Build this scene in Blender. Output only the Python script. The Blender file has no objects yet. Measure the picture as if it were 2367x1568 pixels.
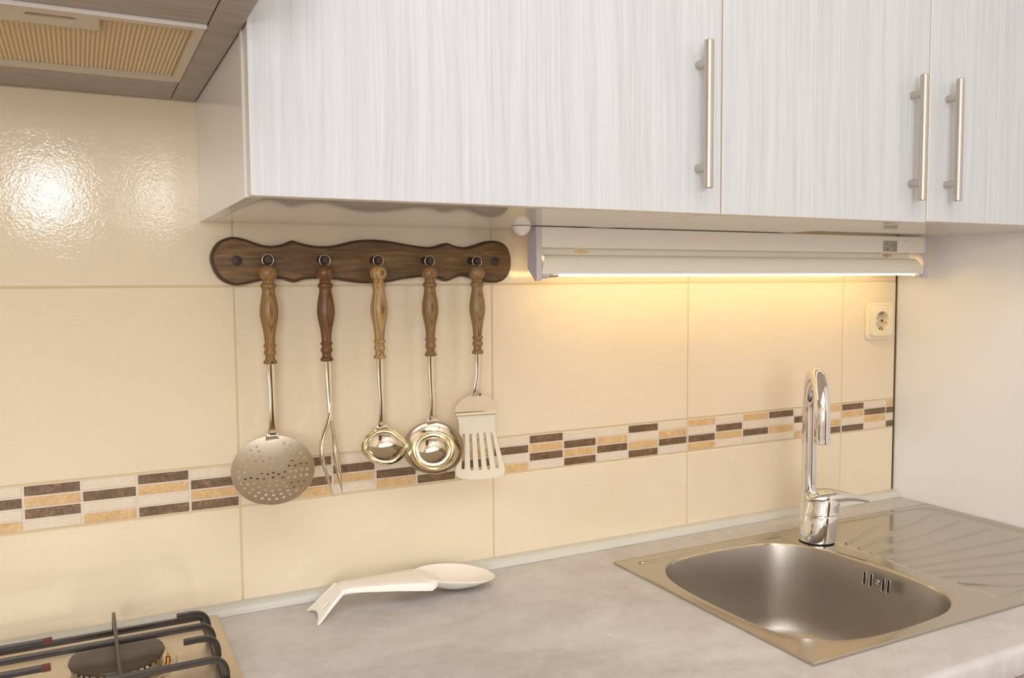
import bpy, bmesh, math, random
from mathutils import Vector, Matrix
random.seed(7)
PI = math.pi
R = math.radians
SC = bpy.context.scene
COL = SC.collection

# ------------------------------------------------------------------ camera
CF = 1952.3417
CP = Vector((-0.19536, -1.23022, 1.36229))
_y, _p, _r = R(-27.17189), R(-3.73958), R(-0.40871)
FW = Vector((-math.sin(_y)*math.cos(_p), math.cos(_y)*math.cos(_p), math.sin(_p)))
_rt = Vector((math.cos(_y), math.sin(_y), 0)); _up = _rt.cross(FW)
RT = _rt*math.cos(_r)+_up*math.sin(_r)
UP = -_rt*math.sin(_r)+_up*math.cos(_r)
cam = bpy.data.cameras.new('camera'); camo = bpy.data.objects.new('camera', cam); COL.objects.link(camo)
cam.sensor_width = 36; cam.lens = CF/2367*36; cam.clip_start = .02
M = Matrix((RT, UP, -FW)).transposed().to_4x4(); M.translation = CP
camo.matrix_world = M
SC.camera = camo
SC.view_settings.view_transform = 'Standard'
SC.view_settings.look = 'None'
SC.view_settings.gamma = 1
SC.view_settings.use_curve_mapping = False
SC.view_settings.exposure = 0.11

# ------------------------------------------------------------------ light
w = bpy.data.worlds.new('World'); SC.world = w; w.use_nodes = True
w.node_tree.nodes['Background'].inputs[0].default_value = (.80, .90, 1, 1)
w.node_tree.nodes['Background'].inputs[1].default_value = 1.5

def light(name, kind, loc, energy, color, **k):
    l = bpy.data.lights.new(name, kind); l.energy = energy; l.color = color
    t = k.pop('target', None)
    for a, v in k.items(): setattr(l, a, v)
    o = bpy.data.objects.new(name, l); COL.objects.link(o); o.location = loc
    if t is not None:
        o.rotation_euler = (Vector(t)-Vector(loc)).to_track_quat('-Z', 'Y').to_euler()
    return o
# frosted globes of the room behind the camera, daylight from its window, and an added ceiling fill for ambience
light('key_globe_light', 'POINT', (-.295, -3.0, 1.77), 16, (1, .98, .96), shadow_soft_size=.085)
light('second_globe_light', 'POINT', (.16, -3.0, 1.775), 5, (1, .98, .96), shadow_soft_size=.10)
light('warm_bulb_light', 'POINT', (-.245, -3.0, 2.02), 2.2, (1, .72, .42), shadow_soft_size=.05)
light('ceiling_fill_light', 'AREA', (-.2, -1.75, 2.56), 24, (.95, .97, 1), shape='RECTANGLE', size=2.2, size_y=1.3, target=(-.2, -1.75, 0))
light('window_light', 'AREA', (-1.4, -3.93, 1.5), 42, (.92, .96, 1), shape='RECTANGLE', size=1.0, size_y=1.3, target=(.2, 0, 1.2))

# ------------------------------------------------------------------ helpers
def U(px, py, y=None, z=None, x=None):
    """point of the real plane x/y/z = value that the photograph shows at pixel px, py"""
    d = FW*CF+RT*(px-1183.5)-UP*(py-784)
    if y is not None: t = (y-CP.y)/d.y
    elif z is not None: t = (z-CP.z)/d.z
    else: t = (x-CP.x)/d.x
    return CP+d*t

def thing(name, label, cat, loc=(0, 0, 0), group=None):
    o = bpy.data.objects.new(name, None); COL.objects.link(o)
    o.empty_display_size = .02
    o.location = loc; o['label'] = label; o['category'] = cat
    if group: o['group'] = group
    return o

def origin(o):
    v = Vector((0, 0, 0))
    while o is not None:
        v += o.location; o = o.parent
    return v

def obj(name, bm, m, parent=None, smooth=None, label=None, kind=None):
    """world-space bmesh -> one object, local to its parent"""
    if parent is not None:
        bmesh.ops.translate(bm, verts=bm.verts, vec=-origin(parent))
    me = bpy.data.meshes.new(name)
    bmesh.ops.recalc_face_normals(bm, faces=bm.faces)
    bm.to_mesh(me); bm.free()
    if smooth:
        for p in me.polygons: p.use_smooth = True
        me.set_sharp_from_angle(angle=R(smooth))
    for mm in (m if isinstance(m, (list, tuple)) else [m]): me.materials.append(mm)
    o = bpy.data.objects.new(name, me); COL.objects.link(o)
    if parent is not None: o.parent = parent
    if label: o['label'] = label
    if kind: o['kind'] = kind
    return o

def tag(o, label, cat, group=None):
    o['label'] = label; o['category'] = cat
    if group: o['group'] = group
    return o

def struct(name, bm, m, smooth=None):
    o = obj(name, bm, m, None, smooth); o['kind'] = 'structure'; return o

def addbox(bm, x0, x1, y0, y1, z0, z1, bev=0, seg=2, mi=0):
    r = bmesh.ops.create_cube(bm, size=1)
    vs = r['verts']
    for v in vs:
        v.co = Vector(((x0+x1)/2+v.co.x*(x1-x0), (y0+y1)/2+v.co.y*(y1-y0), (z0+z1)/2+v.co.z*(z1-z0)))
    fs = set(f for v in vs for f in v.link_faces)
    for f in fs: f.material_index = mi
    if bev:
        es = list(set(e for v in vs for e in v.link_edges))
        bmesh.ops.bevel(bm, geom=es, offset=bev, segments=seg, affect='EDGES', profile=.5)
    return bm

def box(*a, **k):
    return addbox(bmesh.new(), *a, **k)

def loft(bm, rings, cap=True, closed=True):
    rows = [[bm.verts.new(p) for p in r] for r in rings]
    n = len(rows[0])
    for a, b in zip(rows, rows[1:]):
        for i in range(n if closed else n-1):
            j = (i+1) % n
            bm.faces.new((a[i], a[j], b[j], b[i]))
    if cap and closed:
        for r in (rows[0], rows[-1]):
            try: bm.faces.new(r)
            except ValueError: pass
    return rows

def lathe(bm, prof, base, axis=(0, 0, 1), seg=32, cap=True, side=None):
    """prof: (radius, height along axis) from base"""
    ax = Vector(axis).normalized(); base = Vector(base)
    s = Vector(side) if side else (Vector((1, 0, 0)) if abs(ax.x) < .9 else Vector((0, 1, 0)))
    a = (s-ax*s.dot(ax)).normalized(); b = ax.cross(a)
    rings = []
    for r, h in prof:
        r = max(r, 1e-5)
        rings.append([base+ax*h+(a*math.cos(t)+b*math.sin(t))*r for t in (2*PI*i/seg for i in range(seg))])
    loft(bm, rings, cap)
    return bm

def catmull(pts, n=6, closed=False):
    out = []; m = len(pts)
    rng = range(m if closed else m-1)
    P = [Vector(p) for p in pts]
    for i in rng:
        if closed: p0, p1, p2, p3 = P[i-1], P[i], P[(i+1) % m], P[(i+2) % m]
        else:
            p1, p2 = P[i], P[i+1]
            p0 = P[i-1] if i else p1*2-p2
            p3 = P[i+2] if i+2 < m else p2*2-p1
        for k in range(n):
            t = k/n
            out.append(.5*((2*p1)+(p2-p0)*t+(2*p0-5*p1+4*p2-p3)*t*t+(3*p1-p0-3*p2+p3)*t**3))
    if not closed: out.append(P[-1].copy())
    return out

def sweep(bm, pts, ha, hb, side=None, seg=14, n=5, power=1.0):
    """elliptical section swept along pts; ha = half width along `side`, hb the other way; lists or numbers"""
    m = len(pts)
    ha = ha if isinstance(ha, (list, tuple)) else [ha]*m
    hb = hb if isinstance(hb, (list, tuple)) else [hb]*m
    P = catmull(pts, n); W = catmull([(a, b, 0) for a, b in zip(ha, hb)], n)
    rings = []; prev = None
    for i, p in enumerate(P):
        d = (P[min(i+1, len(P)-1)]-P[max(i-1, 0)]).normalized()
        if side is not None: s = Vector(side)
        else:
            s = prev if prev is not None else (Vector((1, 0, 0)) if abs(d.x) < .9 else Vector((0, 1, 0)))
        s = (s-d*s.dot(d)).normalized(); prev = s; t = d.cross(s)
        r = []
        for k in range(seg):
            c, q = math.cos(2*PI*k/seg), math.sin(2*PI*k/seg)
            c = math.copysign(abs(c)**power, c); q = math.copysign(abs(q)**power, q)
            r.append(p+s*c*max(W[i].x, 1e-5)+t*q*max(W[i].y, 1e-5))
        rings.append(r)
    loft(bm, rings)
    return bm

def extrude_x(bm, prof, x0, x1, closed=True):
    a = [bm.verts.new((x0, y, z)) for y, z in prof]; b = [bm.verts.new((x1, y, z)) for y, z in prof]
    n = len(prof)
    for i in range(n if closed else n-1):
        j = (i+1) % n
        bm.faces.new((a[i], a[j], b[j], b[i]))
    if closed:
        bm.faces.new(a); bm.faces.new(b[::-1])
    return bm

def plate(outline, holes, to3d, thick, bm=None):
    """flat plate with holes: 2-D loops filled, mapped by to3d(u, v, w)"""
    bm = bm or bmesh.new()
    b2 = bmesh.new(); edges = []
    for lp in [outline]+holes:
        vs = [b2.verts.new((u, v, 0)) for u, v in lp]
        for i in range(len(vs)): edges.append(b2.edges.new((vs[i], vs[(i+1) % len(vs)])))
    bmesh.ops.triangle_fill(b2, use_beauty=True, use_dissolve=False, edges=edges, normal=(0, 0, 1))
    idx = {}
    for v in b2.verts: idx[v] = (bm.verts.new(to3d(v.co.x, v.co.y, 0)), bm.verts.new(to3d(v.co.x, v.co.y, thick)))
    for f in b2.faces:
        bm.faces.new([idx[v][0] for v in f.verts]); bm.faces.new([idx[v][1] for v in reversed(f.verts)])
    for e in b2.edges:
        if len(e.link_faces) == 1:
            a, b = e.verts
            bm.faces.new((idx[a][0], idx[b][0], idx[b][1], idx[a][1]))
    b2.free()
    return bm

def pill(cx, cz, hl, hw, n=6, ang=0):
    pts = []
    for s, a0 in ((1, -PI/2), (-1, PI/2)):
        for k in range(n+1):
            a = a0+PI*k/n
            pts.append((s*(hl-hw)+hw*math.cos(a), hw*math.sin(a)))
    c, s = math.cos(ang), math.sin(ang)
    return [(cx+x*c-y*s, cz+x*s+y*c) for x, y in pts]

def rrect(x0, x1, y0, y1, r, n=6):
    out = []
    for cx, cy, a in ((x1-r, y1-r, 0), (x0+r, y1-r, PI/2), (x0+r, y0+r, PI), (x1-r, y0+r, 1.5*PI)):
        for k in range(n+1):
            t = a+PI/2*k/n; out.append((cx+r*math.cos(t), cy+r*math.sin(t)))
    return out

# ------------------------------------------------------------------ materials
def srgb(c):
    return tuple(((v/255)/12.92 if v/255 <= .04045 else ((v/255+.055)/1.055)**2.4) for v in c)+(1,)

class Mat:
    def __init__(s, name, col, rough=.5, metal=0, **k):
        s.m = bpy.data.materials.new(name); s.m.use_nodes = True
        s.t = s.m.node_tree; s.b = s.t.nodes['Principled BSDF']
        s.b.inputs['Base Color'].default_value = srgb(col)
        s.b.inputs['Roughness'].default_value = rough
        s.b.inputs['Metallic'].default_value = metal
        for a, v in k.items(): s.b.inputs[a.replace('_', ' ')].default_value = v
    def n(s, t, **k):
        nd = s.t.nodes.new(t)
        for a, v in k.items():
            if a in nd.inputs.keys() or isinstance(a, int): nd.inputs[a].default_value = v
            else: setattr(nd, a, v)
        return nd
    def l(s, a, b): s.t.links.new(a, b)
    def coords(s, scale=(1, 1, 1), rot=(0, 0, 0), loc=(0, 0, 0), kind='Object', rnd=False):
        tc = s.n('ShaderNodeTexCoord'); mp = s.n('ShaderNodeMapping')
        mp.inputs['Scale'].default_value = scale; mp.inputs['Rotation'].default_value = rot; mp.inputs['Location'].default_value = loc
        src = tc.outputs[kind]
        if rnd:
            oi = s.n('ShaderNodeObjectInfo'); ma = s.n('ShaderNodeVectorMath', operation='MULTIPLY_ADD')
            s.l(oi.outputs['Random'], ma.inputs[0]); ma.inputs[1].default_value = (7.1, 5.3, 9.7); s.l(src, ma.inputs[2]); src = ma.outputs[0]
        s.l(src, mp.inputs['Vector'])
        return mp.outputs[0]
    def noise(s, co, scale=5, detail=3, rough=.5, dist=0):
        nd = s.n('ShaderNodeTexNoise'); nd.inputs['Scale'].default_value = scale; nd.inputs['Detail'].default_value = detail
        nd.inputs['Roughness'].default_value = rough; nd.inputs['Distortion'].default_value = dist
        s.l(co, nd.inputs['Vector']); return nd.outputs['Fac']
    def ramp(s, fac, stops, interp='LINEAR'):
        r = s.n('ShaderNodeValToRGB'); cr = r.color_ramp; cr.interpolation = interp
        while len(cr.elements) < len(stops): cr.elements.new(.5)
        for e, (p, c) in zip(cr.elements, stops): e.position = p; e.color = srgb(c)
        s.l(fac, r.inputs[0]); return r.outputs[0]
    def mix(s, a, b, fac, mode='MIX'):
        m = s.n('ShaderNodeMix', data_type='RGBA', blend_type=mode)
        if isinstance(fac, (int, float)): m.inputs[0].default_value = fac
        else: s.l(fac, m.inputs[0])
        for v, i in ((a, 6), (b, 7)):
            if isinstance(v, tuple): m.inputs[i].default_value = srgb(v)
            else: s.l(v, m.inputs[i])
        return m.outputs[2]
    def math(s, op, a, b=0):
        m = s.n('ShaderNodeMath', operation=op)
        for v, i in ((a, 0), (b, 1)):
            if isinstance(v, (int, float)): m.inputs[i].default_value = v
            else: s.l(v, m.inputs[i])
        return m.outputs[0]
    def color(s, c): s.l(c, s.b.inputs['Base Color']); return s
    def rng(s, fac, a, b, what='Roughness'):
        m = s.n('ShaderNodeMapRange'); m.inputs[3].default_value = a; m.inputs[4].default_value = b
        s.l(fac, m.inputs[0]); s.l(m.outputs[0], s.b.inputs[what]); return s
    def bump(s, h, dist=.001, strength=.3):
        b = s.n('ShaderNodeBump'); b.inputs['Strength'].default_value = strength; b.inputs['Distance'].default_value = dist
        s.l(h, b.inputs['Height']); s.l(b.outputs[0], s.b.inputs['Normal']); return s

def mk_tile():
    a = Mat('cream_glazed_tile', (232, 216, 190), .085, Specular_IOR_Level=.5)
    co = a.coords((1, 1, 1), rnd=True)
    lin = a.noise(a.coords((9, 1, 160), rnd=True), 3, 3)
    lin2 = a.noise(a.coords((160, 1, 9), rnd=True), 3, 3)
    big = a.noise(co, 7, 4)
    s = a.math('ADD', a.math('MULTIPLY', lin, .5), a.math('ADD', a.math('MULTIPLY', lin2, .25), a.math('MULTIPLY', big, .35)))
    a.color(a.ramp(s, [(.3, (228, 211, 182)), (.55, (231, 215, 188)), (.8, (234, 219, 194))]))
    peel = a.noise(co, 330, 2); peel2 = a.noise(co, 70, 2)
    a.bump(a.math('ADD', peel, a.math('MULTIPLY', peel2, .8)), .0008, .145)
    return a.m
TILE = mk_tile()
GROUT = Mat('tan_grout', (214, 192, 150), .8).m
STRIPG = Mat('pale_border_tile', (222, 208, 192), .3).m
def mk_mos(name, c, c2, c3, rough, spark):
    a = Mat(name, c, rough)
    co = a.coords((1, 1, 1), rnd=True)
    n1 = a.noise(co, 260, 4, .7); n2 = a.noise(co, 60, 3)
    col = a.ramp(a.math('ADD', a.math('MULTIPLY', n1, .65), a.math('MULTIPLY', n2, .35)), [(.35, c2), (.52, c), (.66, c3)])
    a.color(col); a.bump(n1, .0015, spark); return a.m
MOSB = mk_mos('brown_mosaic', (116, 90, 62), (92, 70, 48), (160, 124, 92), .28, .6)
MOST = mk_mos('tan_mosaic', (217, 180, 128), (200, 160, 108), (232, 200, 152), .35, .4)
MOSC = mk_mos('cream_mosaic', (226, 210, 188), (220, 203, 180), (232, 218, 198), .35, .2)

def mk_door():
    a = Mat('white_woodgrain_laminate', (236, 234, 232), .42)
    w1 = a.noise(a.coords((1, 1, .55)), 3.2, 2)                    # sideways drift of the grain
    comb = a.n('ShaderNodeSeparateXYZ'); a.l(a.coords(), comb.inputs[0])
    xx = a.math('ADD', comb.outputs[0], a.math('MULTIPLY', w1, .032))
    cb = a.n('ShaderNodeCombineXYZ'); a.l(xx, cb.inputs[0]); a.l(a.math('MULTIPLY', comb.outputs[2], .02), cb.inputs[2])
    f1 = a.noise(cb.outputs[0], 260, 3, .65)
    f2 = a.noise(cb.outputs[0], 90, 3, .6)
    f3 = a.noise(cb.outputs[0], 13, 2, .5)
    s = a.math('ADD', a.math('MULTIPLY', f1, .45), a.math('ADD', a.math('MULTIPLY', f2, .35), a.math('MULTIPLY', f3, .2)))
    a.color(a.ramp(s, [(.32, (188, 188, 191)), (.46, (200, 202, 205)), (.58, (208, 211, 214)), (.7, (212, 215, 217))]))
    a.bump(s, .0008, .12); return a.m
DOOR = mk_door()
WHITE = Mat('white_laminate', (236, 232, 228), .16).m
EDGE = Mat('cream_bounce_edge_band', (232, 224, 212), .4).m  # cream tint carries warm bounce from the worktop on the door edges
EDGEW = Mat('white_edge_band', (240, 238, 234), .35).m
GLOSSW = Mat('glossy_white_board', (236, 230, 224), .05).m
PANEL = Mat('white_panel_laminate', (236, 234, 234), .3)
PANEL.bump(PANEL.noise(PANEL.coords((60, 60, 6)), 6, 3), .0004, .08); PANEL = PANEL.m
DARK = Mat('gap_shade_and_clip', (46, 34, 24), .8).m
def mk_hoodwood():
    a = Mat('grey_woodgrain_laminate', (158, 146, 138), .42)
    n = a.noise(a.coords((5, 90, 90)), 2.2, 5, .6, .4); n2 = a.noise(a.coords((3, 14, 14)), 2, 3)
    a.color(a.ramp(a.math('ADD', a.math('MULTIPLY', n, .7), a.math('MULTIPLY', n2, .3)), [(.35, (146, 134, 126)), (.55, (166, 154, 147)), (.7, (182, 172, 164))]))
    return a.m
HOODW = mk_hoodwood()
def mk_counter():
    a = Mat('grey_concrete_worktop', (176, 164, 154), .42, Specular_IOR_Level=.4)
    n = a.noise(a.coords((1, 1.6, 1)), 5, 7, .62, .6); n2 = a.noise(a.coords((30, 220, 1), (0, 0, .25)), 3, 3)
    n3 = a.noise(a.coords(), 55, 4, .65)
    s = a.math('ADD', a.math('MULTIPLY', n, .62), a.math('ADD', a.math('MULTIPLY', n2, .14), a.math('MULTIPLY', n3, .24)))
    a.color(a.ramp(s, [(.34, (180, 173, 169)), (.5, (200, 195, 192)), (.6, (209, 205, 203)), (.7, (220, 218, 216))]))
    a.rng(n, .36, .5); a.bump(n3, .0006, .12); return a.m
COUNTER = mk_counter()
def mk_steel(name, col, r0, r1, sc=(6, 200, 200), bs=.05):
    a = Mat(name, col, .25, 1)
    n = a.noise(a.coords(sc), 3, 4, .6); n2 = a.noise(a.coords(), 18, 3)
    a.rng(a.math('ADD', a.math('MULTIPLY', n, .6), a.math('MULTIPLY', n2, .4)), r0, r1)
    if bs: a.bump(n, .0004, bs)
    return a.m
SINK = mk_steel('satin_stainless_sheet', (190, 184, 174), .10, .22, (8, 60, 8), .02)
BOWL = mk_steel('brushed_bowl_steel', (190, 183, 174), .33, .50, (170, 170, 4), .45)
HOBS = mk_steel('hob_steel', (210, 198, 180), .26, .34, (20, 20, 20), .0)
NICKEL = mk_steel('brushed_nickel', (200, 192, 180), .24, .36, (200, 200, 200), .05)
CHROME = Mat('chrome', (232, 230, 228), .05, 1).m
POLISH = Mat('polished_utensil_steel', (222, 212, 190), .10, 1).m
SATIN = mk_steel('satin_utensil_steel', (236, 224, 204), .26, .38, (40, 40, 40), .03)
WPLAST = Mat('white_plastic', (250, 243, 232), .3, Specular_IOR_Level=.5).m
NYLON = Mat('translucent_nylon', (238, 228, 206), .4, Transmission_Weight=.12).m
LAMPW = Mat('white_lacquered_metal', (240, 233, 218), .35).m
LAMPC = Mat('pale_lilac_plastic_cap', (206, 198, 204), .45).m
LAMPL = Mat('silver_rating_label', (176, 170, 158), .45).m
INK = Mat('dark_ink', (60, 56, 52), .7).m
SOCKET = Mat('ivory_socket_plastic', (236, 222, 192), .3).m
SOCKIN = Mat('ivory_socket_well', (205, 190, 160), .35).m
BLACK = Mat('black_hole', (22, 18, 15), .7).m
ENAMEL = Mat('black_enamel', (48, 42, 40), .28).m
REDTIP = Mat('red_rubber_tip', (98, 42, 36), .45).m
CAPM = Mat('burner_cap_enamel', (70, 60, 46), .38).m
CROWN = Mat('burner_aluminium', (190, 182, 168), .38, 1).m
BRASS = Mat('brass', (190, 140, 70), .3, 1).m
FRAMEP = Mat('white_filter_frame', (205, 192, 174), .4).m
MESHY = Mat('olive_grease_filter', (196, 176, 122), .7).m
MESHW = Mat('pale_filter_strand', (232, 212, 180), .5).m
TRIMM = Mat('silver_grey_trim', (204, 202, 192), .3).m
PAINT = Mat('warm_white_paint', (238, 230, 220), .7).m
FLOORM = Mat('oak_floor', (120, 92, 66), .5)
FLOORM.color(FLOORM.ramp(FLOORM.noise(FLOORM.coords((2, 20, 1)), 4, 4), [(.3, (96, 72, 50)), (.7, (134, 104, 76))])); FLOORM = FLOORM.m
CURTAIN = Mat('pale_green_curtain', (214, 222, 196), .8).m
def mk_rail():
    a = Mat('dark_stained_wood', (104, 74, 42), .45)
    n = a.noise(a.coords((7, 60, 90)), 3, 5, .65, .5); n2 = a.noise(a.coords((2, 6, 9)), 5, 3)
    a.color(a.ramp(a.math('ADD', a.math('MULTIPLY', n, .6), a.math('MULTIPLY', n2, .4)), [(.36, (70, 50, 28)), (.5, (104, 76, 41)), (.6, (126, 94, 52)), (.70, (176, 136, 80))]))
    a.bump(n, .0006, .25); return a.m
RAILW = mk_rail()
RAILE = Mat('dark_rail_edge', (74, 54, 34), .5).m
PEGW = Mat('dark_peg_wood', (58, 45, 34), .55).m
def mk_wood(name, light, mid, dark, x0, y0, sp):
    a = Mat(name, mid, .38)
    co = a.coords()
    wob = a.noise(a.coords((1, 1, .35)), 60, 3, .6)
    sx = a.n('ShaderNodeSeparateXYZ'); a.l(co, sx.inputs[0])
    dx = a.math('SUBTRACT', sx.outputs[0], x0); dy = a.math('SUBTRACT', sx.outputs[1], y0)
    d = a.math('SQRT', a.math('ADD', a.math('MULTIPLY', dx, dx), a.math('MULTIPLY', dy, dy)))
    d = a.math('ADD', d, a.math('MULTIPLY', wob, .0022))
    wv = a.math('FRACT', a.math('DIVIDE', d, sp))
    fine = a.noise(a.coords((1, 1, .12)), 900, 3, .7)
    s = a.math('ADD', a.math('MULTIPLY', wv, .8), a.math('MULTIPLY', a.math('SUBTRACT', fine, .5), .55))
    a.color(a.ramp(s, [(0, dark), (.10, mid), (.5, light), (.82, mid), (1, dark)]))
    a.bump(fine, .0004, .25); return a.m

# ------------------------------------------------------------------ room shell
struct('floor', box(-2.2, 1.5, -4.1, .1, -.1, 0), FLOORM)
struct('ceiling', box(-2.2, 1.5, -4.1, .1, 2.6, 2.7), PAINT)
struct('wall_left', box(-2.3, -2.2, -4.1, .1, 0, 2.6), PAINT)
struct('wall_right', box(1.38, 1.5, -4.1, .1, 0, 2.6), PAINT)
b = bmesh.new()
WX0, WX1, WZ0, WZ1 = -1.9, -.85, .85, 2.15
addbox(b, -2.2, WX0, -4.1, -4.0, 0, 2.6); addbox(b, WX1, 1.38, -4.1, -4.0, 0, 2.6)
addbox(b, WX0, WX1, -4.1, -4.0, 0, WZ0); addbox(b, WX0, WX1, -4.1, -4.0, WZ1, 2.6)
struct('wall_front', b, PAINT)
b = bmesh.new()
addbox(b, WX0, WX0+.06, -4.06, -4.0, WZ0, WZ1, .004); addbox(b, WX1-.06, WX1, -4.06, -4.0, WZ0, WZ1, .004)
addbox(b, WX0, WX1, -4.06, -4.0, WZ0, WZ0+.06, .004); addbox(b, WX0, WX1, -4.06, -4.0, WZ1-.06, WZ1, .004)
addbox(b, (WX0+WX1)/2-.035, (WX0+WX1)/2+.035, -4.06, -4.0, WZ0, WZ1, .004)
struct('window_1', b, EDGEW)

b = bmesh.new()  # unseen dark door, added to give the chrome dark reflections
addbox(b, .45, 1.25, -4.0+.0, -3.965, 0, 2.05, .004)
for z0, z1 in ((.15, .95), (1.08, 1.92)):
    addbox(b, .57, 1.13, -3.966, -3.955, z0, z1, .004)
struct('added_dark_door', b, Mat('added_door_walnut', (74, 52, 38), .4).m)
# ---- tiled wall
wb = box(-2.2, 1.38, .0012, .1, 0, 2.6)
WALL = struct('wall_back', wb, GROUT)
CW = .4/6
ZT, ZMT, ZMB, ZL = 1.3621, 1.1106, 1.0489, .9
G = .00125
XR = 1.3575
def tilebox(x0, x1, z0, z1):
    return box(x0+G, x1-G, 0, .009, z0+G, z1-G, bev=.0007, seg=1)
for k in range(-5, 4):
    x0, x1 = k*.4, min((k+1)*.4, XR)
    if k == 3: x1 = XR
    for z0, z1 in ((ZMB-.25, ZMB), (ZMT, ZT), (ZT, ZT+.2502), (ZT+.2502, ZT+.5002)):
        obj('tile', tilebox(x0, x1, z0, z1), TILE, WALL)
PAT = {-5: 'CBCT', -4: 'BTBC', -3: 'CBCT', -2: 'BTCB', -1: 'CBTB', 0: 'CBTC', 1: 'BCBT', 2: 'CBTC', 3: 'CCBT', 4: 'CTCB', 5: 'CTBT',
       6: 'CBCT', 7: 'BTBC', 8: 'CBTB', 9: 'CTBC', 10: 'BCTB', 11: 'CTBC', 12: 'TCBT', 13: 'CBTC', 14: 'TCBC', 15: 'BCTC',
       16: 'CBCT', 17: 'TCTB', 18: 'BTCB', 19: 'CBTC', 20: 'TBCB'}
RH = (ZMT-ZMB-2*G)/4
cache = {}
def mosaic(kind, w):
    key = (kind, round(w, 4))
    if key not in cache:
        bm = box(-w/2, w/2, -.0006, .004, -RH/2+.00115, RH/2-.00115, bev=.0005, seg=1)
        me = bpy.data.meshes.new('mosaic_piece'); bmesh.ops.recalc_face_normals(bm, faces=bm.faces); bm.to_mesh(me); bm.free()
        me.materials.append({'B': MOSB, 'T': MOST, 'C': MOSC}[kind]); cache[key] = me
    return cache[key]
for k in range(-2, 4):
    x0, x1 = k*.4, min((k+1)*.4, XR)
    bt = obj('border_tile', box(x0+G, x1-G, .0003, .009, ZMB+G, ZMT-G, bev=.0004, seg=1), STRIPG, WALL)
    for c in range(6):
        ci = k*6+c; a0 = ci*CW+.0017; a1 = (ci+1)*CW-.0017
        if c == 0: a0 += .0008
        if c == 5: a1 -= .0008
        if a0 > XR-.004: continue
        a1 = min(a1, XR-G)
        pat = PAT.get(ci) or random.choice(['CBCT', 'BTBC', 'CBTB', 'CTBC'])
        for r in range(4):
            o = bpy.data.objects.new('mosaic_piece', mosaic(pat[r], a1-a0)); COL.objects.link(o)
            o.parent = bt; o.location = ((a0+a1)/2, 0, ZMT-G-(r+.5)*RH)
# dark strip painted in for the shade of the open joint beside the side panel
obj('corner_gap_shade', box(XR+.0003, 1.3605, .0005, .0011, .9, 2.0), DARK, WALL)

# ------------------------------------------------------------------ worktop, trim, side panel, base units
SX0, SX1, SY0, SY1 = .575, 1.345, -.5165, -.0905
b = bmesh.new()
xs = [-1.8, .592, 1.335, 1.3605]; ys = [-.592, -.500, -.1, -.0005]
for i in range(3):
    for j in range(3):
        if i == 1 and j == 1: continue
        for z, f in ((.9, 1), (.862, -1)):
            vs = [b.verts.new((x, y, z)) for x, y in ((xs[i], ys[j]), (xs[i+1], ys[j]), (xs[i+1], ys[j+1]), (xs[i], ys[j+1]))]
            b.faces.new(vs[::f])
for x0, y0, x1, y1 in ((xs[1], ys[1], xs[2], ys[1]), (xs[2], ys[1], xs[2], ys[2]), (xs[2], ys[2], xs[1], ys[2]), (xs[1], ys[2], xs[1], ys[1]),
                       (xs[0], ys[0], xs[0], ys[3]), (xs[3], ys[0], xs[3], ys[3]), (xs[0], ys[3], xs[3], ys[3])):
    b.faces.new([b.verts.new(p) for p in ((x0, y0, .862), (x1, y1, .862), (x1, y1, .9), (x0, y0, .9))])
nose = [(-.592, .9)]+[(-.592-.009*math.sin(t), .891+.009*math.cos(t)) for t in (PI/2*k/6 for k in range(1, 7))]+[(-.601, .868), (-.598, .862), (-.592, .862)]
rows = [[b.verts.new((x, y, z)) for y, z in nose] for x in (-1.8, 1.3605)]
for i in range(len(nose)-1): b.faces.new((rows[0][i], rows[0][i+1], rows[1][i+1], rows[1][i]))
for r_ in rows: b.faces.new(r_)
bmesh.ops.remove_doubles(b, verts=b.verts, dist=1e-5)
wt = obj('worktop', b, COUNTER, None, 40)
tag(wt, 'grey concrete-look laminate worktop with rounded front edge', 'worktop')
struct('trim_1', extrude_x(bmesh.new(), [(-.0002, .9003), (-.0002, .9131), (-.010, .9125), (-.0135, .9115), (-.0165, .9095), (-.019, .906), (-.0208, .9003)], -1.8, 1.3605), TRIMM, 30)
pn = obj('side_panel', box(1.361, 1.379, -.64, -.0005, .0, 2.17, bev=.0008), PANEL)
tag(pn, 'tall plain white panel closing the kitchen run beside the sink', 'panel')
for x0, x1, lab in ((-1.8, -.66, 'grey base cabinet left of the hob under the worktop'), (-.655, .5, 'grey base cabinet under the hob and worktop'), (.505, 1.36, 'grey base cabinet in the shade under the sink')):
    t = thing('base_cabinet', lab, 'cabinet', ((x0+x1)/2, -.3, 0), 'base cabinets under the worktop')
    bb = bmesh.new()
    addbox(bb, x0, x0+.018, -.56, -.01, .1, .7); addbox(bb, x1-.018, x1, -.56, -.01, .1, .7)
    addbox(bb, x0+.018, x1-.018, -.56, -.01, .1, .118); addbox(bb, x0+.018, x1-.018, -.50, -.48, 0, .1)
    addbox(bb, x0+.018, x1-.018, -.56, -.545, .7, .861); addbox(bb, x0, x0+.018, -.56, -.01, .7, .861); addbox(bb, x1-.018, x1, -.56, -.01, .7, .861)
    obj('carcass', bb, HOODW, t)
    xm = (x0+x1)/2
    for a0, a1 in ((x0+.002, xm-.0015), (xm+.0015, x1-.002)):
        obj('door', box(a0, a1, -.578, -.5605, .105, .845, bev=.001), HOODW, t)

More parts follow.
